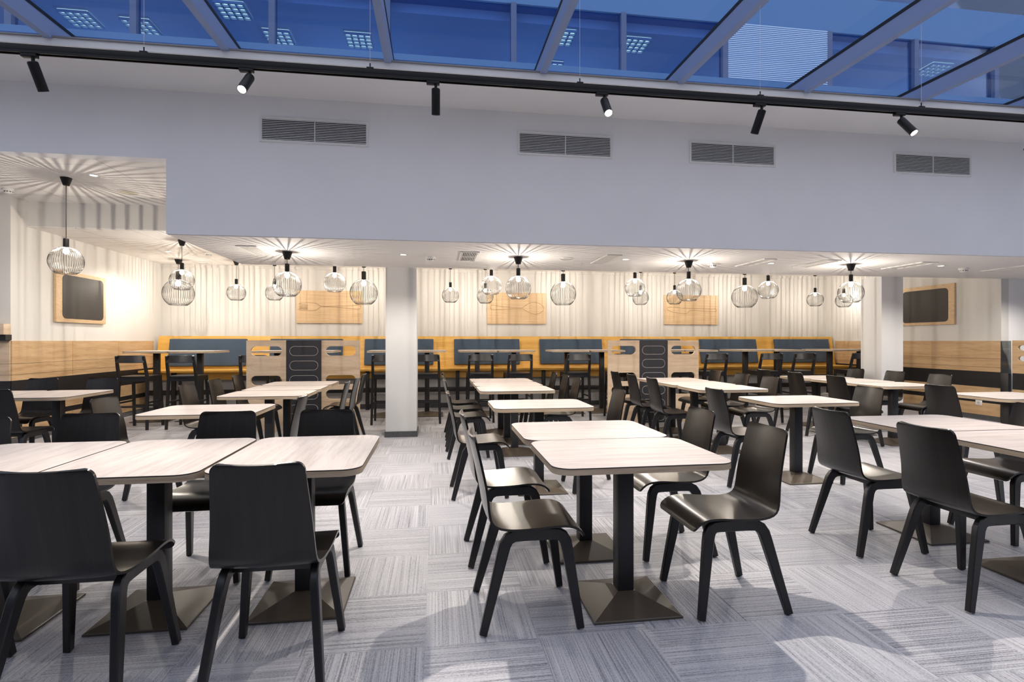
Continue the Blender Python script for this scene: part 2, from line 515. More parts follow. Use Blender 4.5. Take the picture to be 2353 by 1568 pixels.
# wainscot along the left wall, its return and the right wall
def wainscot(name, axis, fixed, a, b, sgn, m_oak):
    """fixed: the wall plane; a..b run along the wall; boards 18 mm proud of it"""
    bm = BM()
    t = 0.018
    def bd(z0, z1, mi, tt=t, a_=a, b_=b):
        lo, hi = (fixed, fixed + sgn * tt) if sgn > 0 else (fixed + sgn * tt, fixed)
        if axis == 'x': box(bm, lo, hi, a_, b_, z0, z1, mi=mi)
        else: box(bm, a_, b_, lo, hi, z0, z1, mi=mi)
    bd(1.030, 1.322, 0); bd(0.888, 1.026, 0); bd(0.812, 0.884, 0)
    bd(1.026, 1.030, 1, 0.012); bd(0.884, 0.888, 1, 0.012)
    bd(0.553, 0.812, 1, 0.014)
    bd(0.365, 0.553, 0); bd(0.290, 0.365, 1, 0.014); bd(0.085, 0.290, 0)
    n = max(1, int(abs(b - a) / 1.27))
    for k in range(1, n + 1):
        c = a + (b - a) * k / (n + 1)
        bd(0.09, 0.29, 1, t + .0004, c - .0012, c + .0012); bd(0.82, 1.32, 1, t + .0004, c - .0012, c + .0012)
    o = struct(name, bm, [m_oak, M['black_panel']])
    bm = BM()
    lo, hi = (fixed, fixed + sgn * 0.012) if sgn > 0 else (fixed + sgn * 0.012, fixed)
    if axis == 'x': box(bm, lo, hi, a, b, 0, 0.085)
    else: box(bm, a, b, lo, hi, 0, 0.085)
    struct(name.replace('trim', 'baseboard'), bm, M['skirting'])
wainscot('trim_4', 'x', -5.36, 7.58, 11.0, 1, M['oak'])
wainscot('trim_5', 'y', 7.58, XL, -5.36, -1, M['oak_x'])
wainscot('trim_6', 'x', 9.06, 7.40, 11.0, -1, M['oak'])
# cornice strip at the back wall
sbox('trim_7', -5.36, 9.06, YB - .02, YB, 2.775, 2.83, M['paper'])

# shelf box on the left return wall
t = thing('wall_shelf', 'pale wooden wall shelf on a black backing at the left end wall', 'shelf', (-7.0, 7.48, 1.33))
bm = BM(); box(bm, -1.5, 1.66, -0.04, 0.08, 0.07, 0.205, 0.003); obj('shelf_box', bm, M['oak_x'], t)
bm = BM(); box(bm, -1.5, 1.655, 0.0, 0.098, 0.0, 0.07); obj('backing', bm, M['black_panel'], t)

# end of the right wall: glass strip, black post, slotted wooden screen
t = thing('glass_panel', 'narrow grey glass strip at the near end of the right wall panelling', 'glass panel', (9.052, 7.33, 0.80))
bm = BM(); box(bm, -0.004, 0.004, -0.085, 0.085, 0, 0.522); obj('pane', bm, M['smoke_glass'], t)
t = thing('black_post', 'black post under the glass strip beside the right wall panelling', 'post', (9.055, 7.325, 0))
bm = BM(); box(bm, -0.03, 0.03, -0.06, 0.06, 0, 0.80, 0.003); obj('post', bm, M['black_panel'], t)
t = thing('slotted_panel', 'pale wooden wall panel with small slots and black band at the right edge', 'panel', (9.06, 6.6, 0))
bm = BM()
plate_with_holes(bm, [(-.62, .81), (.62, .81), (.62, 1.33), (-.62, 1.33)], [stadium(0.235, zc, .60, .08) for zc in (1.212, 1.043)], -.018, .018)
bmesh.ops.rotate(bm, verts=bm.verts[:], cent=(0, 0, 0), matrix=Matrix.Rotation(R(90), 3, 'Z'))
obj('upper_panel', bm, M['oak'], t)
bm = BM(); box(bm, -.014, .014, -.62, .62, .553, .812); obj('black_band', bm, M['black_panel'], t)
bm = BM(); box(bm, -.018, .018, -.62, .62, .0, .553); obj('lower_panel', bm, M['oak'], t)

# wall socket
t = thing('wall_socket', 'white power socket low on the right wall panelling', 'socket', (9.042, 7.74, 0.283))
bm = BM(); box(bm, -.008, 0, -.055, .055, -.04, .04, .004); obj('plate', bm, M['metal'], t)
bm = BM(); lathe(bm, [(.022, 0), (.022, .004), (.017, .004), (.017, .002)], 16)
bmesh.ops.rotate(bm, verts=bm.verts[:], cent=(0, 0, 0), matrix=Matrix.Rotation(R(-90), 3, 'Y'))
bmesh.ops.translate(bm, verts=bm.verts[:], vec=(-.0085, 0, 0)); obj('outlet', bm, M['grey'], t)

# ------------------------------------------------------------------ dining chair
def make_chair(label):
    root = thing('dining_chair', label, 'chair', group='black plywood dining chairs')
    prof = [(0, .247, .410), (0, .234, .435), (0, .205, .456), (0, .165, .4665), (0, .11, .4675), (0, .03, .4615), (0, -.06, .4575), (0, -.13, .4595), (0, -.168, .470), (0, -.192, .493), (0, -.205, .535), (0, -.216, .60), (0, -.236, .70), (0, -.256, .79), (0, -.276, .875)]
    nx = 11
    fine, L = sample(prof, 400)
    ends = [0, .0015, .004, .008, .013, .019, .026, .030]
    arc = ends + [.030 + (L - .060) * k / 36 for k in range(1, 36)] + [L - d for d in ends[::-1]]
    ns = len(arc)
    pts = []
    for a in arc:
        q = a / L * 399; i0 = min(398, int(q)); pts.append(fine[i0].lerp(fine[i0 + 1], q - i0))
    bm = BM()
    top, bot = [], []
    for i, p in enumerate(pts):
        a, b = pts[max(i - 1, 0)], pts[min(i + 1, ns - 1)]
        tg = (b - a).normalized()
        nrm = Vector((0, tg.z, -tg.y))
        s = arc[i]
        d0, d1 = s, L - s
        # half width along the shell: seat front, seat rear, foot of the back, top of the back
        f = s / L
        if f < 0.45: hw = 0.198 + 0.010 * math.sin(PI * f / 0.45)
        else: hw = 0.198 - (f - 0.45) / 0.55 * 0.036
        for d, r in ((d0, .030), (d1, .030)):
            if d < r: hw -= r - math.sqrt(max(0, r * r - (r - d) ** 2))
        k = 0.003 + 0.017 * max(0, min(1, (f - 0.42) / 0.3))
        th = 0.0055
        rt, rb = [], []
        for j in range(nx):
            u = -1 + 2 * j / (nx - 1)
            u = math.copysign(abs(u) ** 0.85, u)
            c = p + Vector((hw * u, 0, 0)) + nrm * (k * u * u)
            rt.append(bm.verts.new(c + nrm * th)); rb.append(bm.verts.new(c - nrm * th))
        top.append(rt); bot.append(rb)
    for i in range(ns - 1):
        for j in range(nx - 1):
            bm.faces.new((top[i][j], top[i + 1][j], top[i + 1][j + 1], top[i][j + 1]))
            bm.faces.new((bot[i][j], bot[i][j + 1], bot[i + 1][j + 1], bot[i + 1][j]))
        bm.faces.new((top[i][0], bot[i][0], bot[i + 1][0], top[i + 1][0]))
        bm.faces.new((top[i][-1], top[i + 1][-1], bot[i + 1][-1], bot[i][-1]))
    for e in (0, -1):
        for j in range(nx - 1):
            bm.faces.new((top[e][j], top[e][j + 1], bot[e][j + 1], bot[e][j]))
    obj('seat_shell', bm, M['ply'], root, 50, recalc=True)
    for sx in (-1, 1):
        bm = BM()
        sweep(bm, [(sx * .163, -.07, .427), (sx * .163, .12, .427)], [(.030, .054)] * 2)
        obj('side_rail', bm, M['blackwood'], root)
        for pts, foot in (([(.163, .10, .427), (.1645, .132, .425), (.167, .152, .413), (.170, .164, .390), (.175, .172, .35), (.213, .224, .006)], (.213, .224)),
                          ([(.163, -.03, .427), (.1645, -.078, .425), (.167, -.104, .412), (.170, -.121, .386), (.175, -.133, .345), (.213, -.224, .006)], (.213, -.224))):
            bm = BM()
            sz = [(.030, .054), (.031, .054), (.032, .054), (.033, .054), (.033, .052), (.029, .034)]
            sweep(bm, [(sx * p[0], p[1], p[2]) for p in pts], sz)
            leg = obj('leg', bm, M['blackwood'], root)
            bm = BM(); lathe(bm, [(.010, 0), (.010, .007)], 10)
            bmesh.ops.translate(bm, verts=bm.verts[:], vec=(sx * foot[0], foot[1], 0))
            obj('glide', bm, M['glide'], leg)
    for y in (.09, -.06):
        bm = BM(); box(bm, -.155, .155, y - .011, y + .011, .41, .447, .002); obj('cross_rail', bm, M['blackwood'], root)
    return root

F = {'N': 0.0, 'S': PI, 'E': -PI / 2, 'W': PI / 2}
B = 'black plywood chair '
CH = [
    # front row left of the aisle, near side and far side
    (-1.98, 2.275, 'N', 'black plywood chair at lower left corner, only a front leg showing beside the cropped table'),
    (-1.335, 2.275, 'N', 'large black chair with its back to viewer at middle table of front left row'),
    (-0.640, 2.285, 'N', 'black chair with its back to viewer at aisle-end table of front left row'),
    (-0.70, 3.295, 'S', 'black chair facing viewer behind the aisle-end table of front left row'),
    (-1.29, 3.295, 'S', 'black chair facing viewer behind the middle table of front left row'),
    (-2.09, 3.315, 'S', 'black chair facing viewer behind the cropped left table of front left row'),
    (-2.61, 3.215, 'S', 'black chair back cut off by left picture edge behind the front left row'),
    # table pair by the left wall
    (-4.02, 5.72, 'N', 'black chair at left edge with its back to viewer at wall-side table pair'),
    (-4.62, 6.765, 'S', 'black chair facing viewer behind left table of wall-side pair, against black wall band'),
    (-3.97, 6.76, 'S', 'black chair facing viewer behind right table of wall-side pair, beside first bar stool'),
    # lone table and joined tables in front of the left screen
    (-2.33, 4.57, 'E', 'brown-lit black chair at left end of lone table behind the front left row'),
    (-1.33, 4.52, 'W', 'dark chair seen edge-on at right end of lone table behind the front left row'),
    (-2.27, 5.82, 'E', 'nearest left-side chair at joined tables before the left screen'),
    (-2.28, 6.53, 'E', 'middle left-side chair at joined tables before the left screen'),
    (-2.31, 7.33, 'E', 'farthest left-side chair at joined tables before the left screen'),
    (-1.21, 5.95, 'W', 'nearest aisle-side chair at joined tables before the left screen'),
    (-1.20, 6.62, 'W', 'middle aisle-side chair at joined tables before the left screen'),
    (-1.22, 7.40, 'W', 'farthest aisle-side chair at joined tables before the left screen'),
    # centre row
    (0.43, 2.58, 'E', 'black chair with tan-lit seat at left side of nearest centre table'),
    (0.42, 3.30, 'E', 'black chair at left side of second centre table, just behind the nearest one'),
    (1.458, 2.56, 'W', 'black chair facing left at right side of nearest centre table'),
    (1.457, 3.245, 'W', 'brown-lit chair at right side of second centre table'),
    (0.36, 4.62, 'E', 'black chair at left of the lone third centre table'),
    (1.40, 4.66, 'W', 'brown-lit chair back at right of the lone third centre table, before screen edge'),
    (0.35, 6.16, 'E', 'front left-hand chair at the three joined tables far up centre row'),
    (0.35, 6.84, 'E', 'middle left-hand chair at the three joined tables far up centre row'),
    (0.35, 7.50, 'E', 'rear left-hand chair at the three joined tables far up centre row'),
    (1.42, 6.20, 'W', 'front right-hand chair at the three joined tables far up centre row'),
    (1.42, 6.76, 'W', 'middle right-hand chair at the three joined tables far up centre row'),
    (1.40, 7.36, 'W', 'rear right-hand chair at the three joined tables far up centre row'),
    # right row: lone table and joined tables before the right screen
    (2.83, 4.66, 'E', 'black chair at left of lone table right of centre row, back to viewer'),
    (3.90, 4.60, 'W', 'brown-lit chair at right of lone table right of centre row'),
    (2.82, 6.10, 'E', 'nearest left-side chair at joined tables before the right screen'),
    (2.82, 6.78, 'E', 'middle left-side chair at joined tables before the right screen'),
    (2.82, 7.44, 'E', 'farthest left-side chair at joined tables, overlapping the right screen edge'),
    (3.88, 6.11, 'W', 'nearest right-side chair at joined tables before the right screen'),
    (3.88, 6.73, 'W', 'middle right-side chair at joined tables before the right screen'),
    (3.88, 7.43, 'W', 'farthest right-side chair at joined tables before the right screen'),
    # joined tables by the right column
    (5.29, 6.12, 'E', 'nearest left-side chair at joined tables beside the right column'),
    (5.29, 6.90, 'E', 'middle left-side chair at joined tables beside the right column'),
    (5.29, 7.63, 'E', 'farthest left-side chair at joined tables beside the right column'),
    (6.43, 6.23, 'W', 'nearest brown-lit chair on wall side of joined tables beside the right column'),
    (6.43, 6.94, 'W', 'middle brown-lit chair on wall side, in front of the right column'),
    (6.43, 7.67, 'W', 'farthest brown-lit chair on wall side, just left of the right column'),
    (5.27, 4.69, 'E', 'black chair at left of the table in front of the wall socket'),
    # front right pair
    (2.775, 3.11, 'E', 'black chair with its back to viewer at rear table of front right pair'),
    (2.780, 2.452, 'E', 'black chair with its back to viewer at nearest table of front right pair'),
    (3.89, 3.13, 'W', 'black chair cut by right picture edge, far side of front right pair'),
]
chair0 = None
for i, (x, y, f, lab) in enumerate(CH):
    jit = 0.0 if i in (1, 2, 18, 20) else random.uniform(-1.5, 1.5)
    rz = F[f] + R(jit)
    if chair0 is None:
        chair0 = make_chair(lab); chair0.location = (x, y, 0); chair0.rotation_euler = (0, 0, rz); snapshot(chair0)
    else:
        dup(chair0, (x, y, 0), rz, lab)

# ------------------------------------------------------------------ tables
def make_table(name, label, H, group, bw=.435, W=.862, D=.664):
    root = thing(name, label, 'table', group=group)
    out = rrect(W, D, .085, 10)
    ins = rrect(W - .003, D - .003, .0835, 10)
    bm = BM()
    prism(bm, out, H - .006, H - .001, mi=1, mi_top=0)
    lo = [bm.verts.new((p[0], p[1], H - .001)) for p in out]; hi = [bm.verts.new((p[0], p[1], H)) for p in ins]
    bm.faces.new(hi)
    for i in range(len(out)):
        k = (i + 1) % len(out)
        bm.faces.new((lo[i], lo[k], hi[k], hi[i]))
    top = obj('tabletop', bm, [M['lam'], M['line']], root, 30)
    bm = BM(); prism(bm, out, H - .032, H - .006); obj('edge_band', bm, M['edge'], top, 30)
    bm = BM(); box(bm, -.17, .17, -.17, .17, H - .040, H - .032, .002); obj('mounting_plate', bm, M['iron'], root)
    bm = BM(); box(bm, -.041, .041, -.041, .041, .05, H - .040, .004, seg=2); obj('pedestal', bm, M['iron'], root)
    bm = BM()
    h, c = bw / 2, .044
    lv = [[bm.verts.new((sx * a, sy * a, z)) for sx, sy in ((-1, -1), (1, -1), (1, 1), (-1, 1))] for a, z in ((h - .003, 0), (h, .002), (h, .010), (h - .003, .013), (c, .066))]
    for a, b in zip(lv, lv[1:]):
        for k in range(4):
            bm.faces.new((a[k], a[(k + 1) % 4], b[(k + 1) % 4], b[k]))
    bm.faces.new(lv[0][::-1]); bm.faces.new(lv[-1])
    obj('base', bm, M['base'], root, 15)
    return root

HT = .76
TB = [
    (-2.02, 2.825, 1, 'pale table cut by left picture edge, first of the front left row'),
    (-1.345, 2.825, 1, 'pale table in the middle of the front left row'),
    (-0.662, 2.825, 1, 'pale table at the aisle end of the front left row'),
    (-4.665, 6.28, 1, 'wooden table nearer the wall in the pair by left wall'),
    (-3.985, 6.28, 1, 'wooden table on the open side of the pair by left wall'),
    (-1.835, 4.665, 0, 'pale lone table between front left row and the left screen'),
    (-1.77, 6.00, 0, 'nearest of the three joined tables before the left screen'),
    (-1.77, 6.69, 0, 'middle one of the three joined tables before the left screen'),
    (-1.77, 7.38, 0, 'farthest of the three joined tables, touching the left screen in view'),
    (0.943, 2.60, 0, 'nearest pale table of the centre row, whole pedestal and pyramid foot in view'),
    (0.930, 3.275, 0, 'second pale table of centre row, joined behind the nearest one'),
    (0.905, 4.67, 0, 'lone third table of centre row with rounded corners'),
    (0.912, 6.20, 0, 'front one of the three joined tables at far end of centre row'),
    (0.912, 6.88, 0, 'middle one of the three joined tables at far end of centre row'),
    (0.912, 7.56, 0, 'rear one of the three joined tables at far end of centre row'),
    (3.42, 4.665, 0, 'pale lone table right of centre row on a square pyramid foot'),
    (3.405, 5.99, 0, 'nearest of the three joined tables before the right screen'),
    (3.405, 6.67, 0, 'middle one of the three joined tables before the right screen'),
    (3.405, 7.35, 0, 'farthest of the three joined tables before the right screen'),
    (5.86, 6.12, 0, 'nearest of the three joined tables beside the right column'),
    (5.86, 6.82, 0, 'middle one of the three joined tables beside the right column'),
    (5.86, 7.52, 0, 'farthest of the three joined tables beside the right column'),
    (3.37, 3.22, 0, 'rear pale table of the front right pair'),
    (3.37, 2.54, 0, 'nearest pale table of front right pair, cut by picture edge'),
    (5.84, 4.70, 0, 'pale table in front of the wall socket at right edge'),
]
tab0 = None
for x, y, rot, lab in TB:
    if tab0 is None:
        tab0 = make_table('dining_table', lab, HT, 'pale laminate dining tables'); tab0.location = (x, y, 0); tab0.rotation_euler = (0, 0, PI / 2 * rot); snapshot(tab0)
    else:
        dup(tab0, (x, y, 0), PI / 2 * rot, lab)

# bar tables along the banquette
BT = [(-4.615, 'left one of the bar table pair at the left end of the bench'), (-3.94, 'right one of the bar table pair at the left end of the bench'),
      (-2.71, 'left bar table hidden behind the left slotted screen'), (-2.04, 'right bar table hidden behind the left slotted screen, seen through its ovals'),
      (-.835, 'bar table mostly behind the white column, its left end showing'), (-.165, 'bar table just right of the white column'),
      (.729, 'left one of the bar table pair under the spoon board'), (1.40, 'right one of the bar table pair under the spoon board'),
      (2.39, 'bar table standing clear to the left of the right screen'), (3.06, 'bar table running behind the left edge of the right screen'),
      (4.185, 'bar table behind the right part of the right screen'), (4.855, 'bar table emerging right of the right screen'),
      (5.955, 'third bar table from the right column, in front of the second last blue cushion'), (6.625, 'second bar table from the right column, before the honey wood gap'),
      (7.77, 'bar table in front of the right end of the bench'), (8.44, 'rightmost bar table, running behind the right column')]
bar0 = None
for x, lab in BT:
    if bar0 is None:
        bar0 = make_table('bar_table', lab, 1.155, 'high bar tables along the bench', bw=.56); bar0.location = (x, 9.6, 0); bar0.rotation_euler = (0, 0, PI / 2); snapshot(bar0)
    else:
        dup(bar0, (x, 9.6, 0), PI / 2, lab)

# ------------------------------------------------------------------ bar stools
def make_stool(label):
    root = thing('bar_stool', label, 'stool', group='black wooden bar stools')
    for sx in (-1, 1):
        bm = BM(); sweep(bm, [(sx * .19, .175, .775), (sx * .205, .235, 0)], [(.040, .040), (.036, .036)]); obj('leg', bm, M['blackwood'], root)
        bm = BM(); sweep(bm, [(sx * .182, -.285, 1.10), (sx * .188, -.245, .95), (sx * .192, -.195, .76), (sx * .207, -.235, 0)], [(.032, .036), (.038, .040), (.040, .044), (.036, .036)])
        obj('leg', bm, M['blackwood'], root)
        bm = BM(); sweep(bm, [(sx * .191, -.20, .745), (sx * .191, .18, .745)], [(.024, .055)] * 2); obj('seat_rail', bm, M['blackwood'], root)
        bm = BM(); sweep(bm, [(sx * .199, -.215, .40), (sx * .199, .205, .40)], [(.02, .026)] * 2); obj('stretcher', bm, M['blackwood'], root)
    for y, z in ((.208, .32), (-.214, .345)):
        bm = BM(); sweep(bm, [(-.20, y, z), (.20, y, z)], [(.02, .028)] * 2, side=(0, 1, 0)); obj('stretcher', bm, M['blackwood'], root)
    for y in (.178, -.20):
        bm = BM(); sweep(bm, [(-.19, y, .745), (.19, y, .745)], [(.022, .055)] * 2, side=(0, 1, 0)); obj('seat_rail', bm, M['blackwood'], root)
    # dished seat with a bowed rear edge
    bm = BM()
    n = 12
    outl = []
    for k in range(n + 1):
        u = -1 + 2 * k / n; outl.append((.205 * u, -.195 - .035 * (1 - u * u)))
    for k in range(n + 1):
        u = 1 - 2 * k / n; outl.append((.205 * u, .205 + .012 * (1 - u * u)))
    prism(bm, outl, .772, .795)
    obj('seat', bm, M['blackwood'], root, 30)
    bm = BM()
    pts = []
    for k in range(13):
        u = -1 + 2 * k / 12; pts.append((.182 * u, -.268 - .038 * (1 - u * u), 1.052))
    sweep(bm, pts, [(.112, .020)] * 13, side=(0, .25, 1)); obj('back_rail', bm, M['blackwood'], root)
    return root
ST = [(-4.45, 'black bar stool farthest left, against the pale left wall panelling'), (-3.775, 'second black bar stool from the left wall, before the blue cushion'),
      (-2.75, 'bar stool glimpsed through the left ovals of the left screen'), (-2.08, 'bar stool hidden behind the right part of the left screen'),
      (-.80, 'bar stool half hidden at the left side of the white column'), (-.15, 'bar stool half hidden at the right side of the white column'),
      (.707, 'left one of two bar stools at the pair under the spoon board'), (1.342, 'right one of two bar stools at the pair under the spoon board'),
      (2.325, 'bar stool standing alone just left of the right screen'), (3.13, 'bar stool whose legs peek out left of the right screen edge'),
      (4.12, 'bar stool glimpsed through the lower right oval of the right screen'),
      (4.757, 'bar stool just right of the right screen'), (5.79, 'left one of two neighbouring bar stools before the last two blue cushions'),
      (6.42, 'right one of two neighbouring bar stools, pale lit seat'), (7.56, 'bar stool cut off by the left face of the right column')]
st0 = None
for i, (x, lab) in enumerate(ST):
    rz = R((0, 1, 0, 0, 0, 0, 0, 1.5, 0, 0, 0, 0, -3, -2, -4)[i])
    if st0 is None:
        st0 = make_stool(lab); st0.location = (x, 8.78, 0); snapshot(st0)
    else:
        dup(st0, (x, 8.78, 0), rz, lab)

# ------------------------------------------------------------------ banquette
t = thing('banquette', 'long honey wood bench with blue back cushions along the back wall', 'bench', (0, 0, 0))
X0, X1 = -5.28, 9.0
bm = BM()
def lean_board(bm, xa, xb, z0, z1, yb, th, k=.20):
    y = lambda z: yb + k * (z - .79)
    vs = [bm.verts.new(c) for c in ((xa, y(z0), z0), (xb, y(z0), z0), (xb, y(z0) + th, z0), (xa, y(z0) + th, z0), (xa, y(z1), z1), (xb, y(z1), z1), (xb, y(z1) + th, z1), (xa, y(z1) + th, z1))]
    for q in ((3, 2, 1, 0), (4, 5, 6, 7), (0, 1, 5, 4), (1, 2, 6, 5), (2, 3, 7, 6), (3, 0, 4, 7)):
        bm.faces.new([vs[i] for i in q])
lean_board(bm, X0, X1, .76, 1.418, 10.93, .04)
obj('backrest', bm, M['honey'], t, 0)
bm = BM(); box(bm, X0, X1, 10.33, 10.97, .745, .785, .003); obj('seat', bm, M['honey'], t)
bm = BM(); box(bm, X0 + .05, X1 - .05, 10.50, 10.525, .60, .745); obj('apron', bm, M['honey'], t)
bm = BM(); box(bm, X0 + .05, X1 - .05, 10.46, 10.50, .33, .42, .004); obj('foot_rail', bm, M['black_panel'], t)
bm = BM(); box(bm, X0 + .02, X1 - .02, 10.64, 10.66, .09, .745); obj('rear_panel', bm, M['grey'], t)
bm = BM(); box(bm, X0 + .02, X1 - .02, 10.625, 10.66, .0, .09); obj('plinth', bm, M['skirting'], t)
x = -4.75
while x < 8.9:
    bm = BM(); box(bm, x - .035, x + .035, 10.44, 10.50, 0, .745, .003); obj('leg', bm, M['black_panel'], t); x += 1.72
for xa, xb in ((-5.06, -3.66), (-3.23, -1.85), (-1.43, -.06), (.36, 1.72), (2.15, 3.51), (3.92, 5.29), (5.73, 7.08), (7.52, 8.87)):
    bm = BM(); box(bm, xa, xb, -.055, 0, .0, .535, .018, seg=4)
    c = obj('back_cushion', bm, M['blue'], t, 40)
    c.location = (0, 10.93 + .2 * .045 - .002, .83); c.rotation_euler = (-math.atan(.20), 0, 0)

# ------------------------------------------------------------------ slotted screens
def screen(xs, label):
    t = thing('room_divider', label, 'screen', ((xs[0] + xs[3]) / 2, 8.2, 0), group='slotted wooden dividers')
    mx = t.location.x
    Z = [1.172, .957, .742, .527, .312, .10]
    for k in (0, 2):
        a, b = xs[k] - mx, xs[k + 1] - mx
        w = b - a
        bm = BM()
        plate_with_holes(bm, [(a, 0.0), (b, 0.0), (b, 1.33), (a, 1.33)], [stadium((a + b) / 2, Z[i], w * .79, .140) for i in (0, 2, 3)], -.02, .02)
        n0 = len(bm.faces)
        for i in (1, 4):
            p = stadium((a + b) / 2, Z[i], w * .79, .140)
            tube(bm, [(q[0], -.0203, q[1]) for q in p], .0009, 4, True, mi=1)
        obj('oak_panel', bm, [M['oak_x'], M['edge']], t, 30)
    a, b = xs[1] - mx, xs[2] - mx
    bm = BM(); box(bm, a, b, -.018, .018, 0.0, 1.328)
    for z in Z:
        p = stadium((a + b) / 2, z, (b - a) * .80, .135)
        tube(bm, [(q[0], -.0183, q[1]) for q in p], .0035, 4, True, mi=1)
    obj('charcoal_panel', bm, [M['char'], M['groove']], t, 0)
screen((-2.735, -2.185, -1.685, -1.135), 'wooden divider with oval cutouts and charcoal middle, left of the white column')
screen((2.715, 3.238, 3.72, 4.252), 'wooden divider with oval cutouts and charcoal middle, right of the white column')

# ------------------------------------------------------------------ boards on the walls
def cutlery_board(x0, x1, z0, z1, label, loops):
    t = thing('wall_board', label, 'wall board', ((x0 + x1) / 2, YB, (z0 + z1) / 2), group='cutlery boards on the back wall')
    w, h = x1 - x0, z1 - z0
    bm = BM(); box(bm, -w / 2, w / 2, -.035, -.004, -h / 2, h / 2, .002)
    for lp, closed in loops:
        P = [(-w / 2 + u * w, -.0355, -h / 2 + v * h) for u, v in lp]
        if len(P) > 3 and closed != 'raw':
            Q, _ = sample(P + ([P[0]] if closed else []), 70)
            P = Q
        tube(bm, P, .0032, 4, False, mi=1)
    obj('engraved_board', bm, [M['board'], M['etched']], t, 0)
fork = [([(.975, .52), (.97, .46), (.94, .44), (.85, .45), (.70, .475), (.55, .49), (.44, .50), (.36, .49), (.32, .43), (.28, .39), (.22, .38), (.12, .385), (.05, .395), (.035, .41), (.05, .425), (.17, .425)], False),
        ([(.17, .425), (.17, .44), (.05, .445), (.035, .455), (.05, .47), (.17, .475)], 'raw'),
        ([(.17, .475), (.17, .495), (.05, .50), (.035, .51), (.05, .525), (.17, .53)], 'raw'),
        ([(.17, .53), (.17, .56), (.05, .57), (.035, .595), (.05, .61)], 'raw'),
        ([(.05, .61), (.12, .62), (.22, .625), (.28, .61), (.32, .585), (.36, .525), (.44, .515), (.55, .52), (.70, .53), (.85, .545), (.94, .57), (.97, .56), (.975, .52)], False)]
spoon = [([(.055, .52), (.07, .46), (.12, .45), (.30, .47), (.50, .48), (.60, .48), (.66, .42), (.74, .34), (.81, .32), (.88, .34), (.945, .42), (.965, .49), (.945, .58), (.88, .67), (.81, .70), (.74, .69), (.66, .61), (.60, .53), (.50, .52), (.30, .54), (.12, .59), (.07, .59)], True)]
knife = [([(.975, .48), (.965, .45), (.90, .45), (.75, .46), (.60, .48), (.50, .48), (.46, .46), (.44, .40), (.40, .375), (.30, .385), (.18, .41), (.08, .47), (.045, .53), (.05, .57), (.12, .58), (.30, .565), (.50, .55), (.70, .545), (.88, .54), (.96, .53)], True)]
cutlery_board(-2.81, -1.513, 1.683, 2.349, 'wooden wall board engraved with a fork', fork)
cutlery_board(1.068, 2.347, 1.686, 2.354, 'wooden wall board engraved with a spoon', spoon)
cutlery_board(5.041, 6.323, 1.690, 2.350, 'wooden wall board engraved with a knife', knife)

def chalkboard(x, y0, y1, z0, z1, sgn, label, px0, px1, pz0, pz1):
    t = thing('chalkboard', label, 'chalkboard', (x, (y0 + y1) / 2, (z0 + z1) / 2), group='chalkboards on the side walls')
    w, h = y1 - y0, z1 - z0
    a = Matrix.Rotation(R(90 if sgn > 0 else -90), 3, 'Z')
    bm = BM(); box(bm, -w / 2, w / 2, -.04, -.004, -h / 2, h / 2, .002)
    bmesh.ops.rotate(bm, verts=bm.verts[:], cent=(0, 0, 0), matrix=a); obj('wooden_frame', bm, M['board'], t)
    bm = BM()
    prism(bm, rrect(w * (px1 - px0), h * (pz1 - pz0), .07, 8, -w / 2 + w * (px0 + px1) / 2, -h / 2 + h * (pz0 + pz1) / 2), 0, .004)
    bmesh.ops.rotate(bm, verts=bm.verts[:], cent=(0, 0, 0), matrix=Matrix.Rotation(R(90), 3, 'X'))
    bmesh.ops.translate(bm, verts=bm.verts[:], vec=(0, -.040, 0))
    bmesh.ops.rotate(bm, verts=bm.verts[:], cent=(0, 0, 0), matrix=a); obj('slate', bm, M['slate'], t)
chalkboard(-5.36, 8.337, 9.474, 1.592, 2.335, 1, 'chalkboard in a wooden frame on the left wall', .11, .94, .075, .93)
chalkboard(9.06, 8.154, 9.25, 1.617, 2.343, -1, 'chalkboard in a wooden frame on the wall right of the right column', .05, .90, .07, .90)

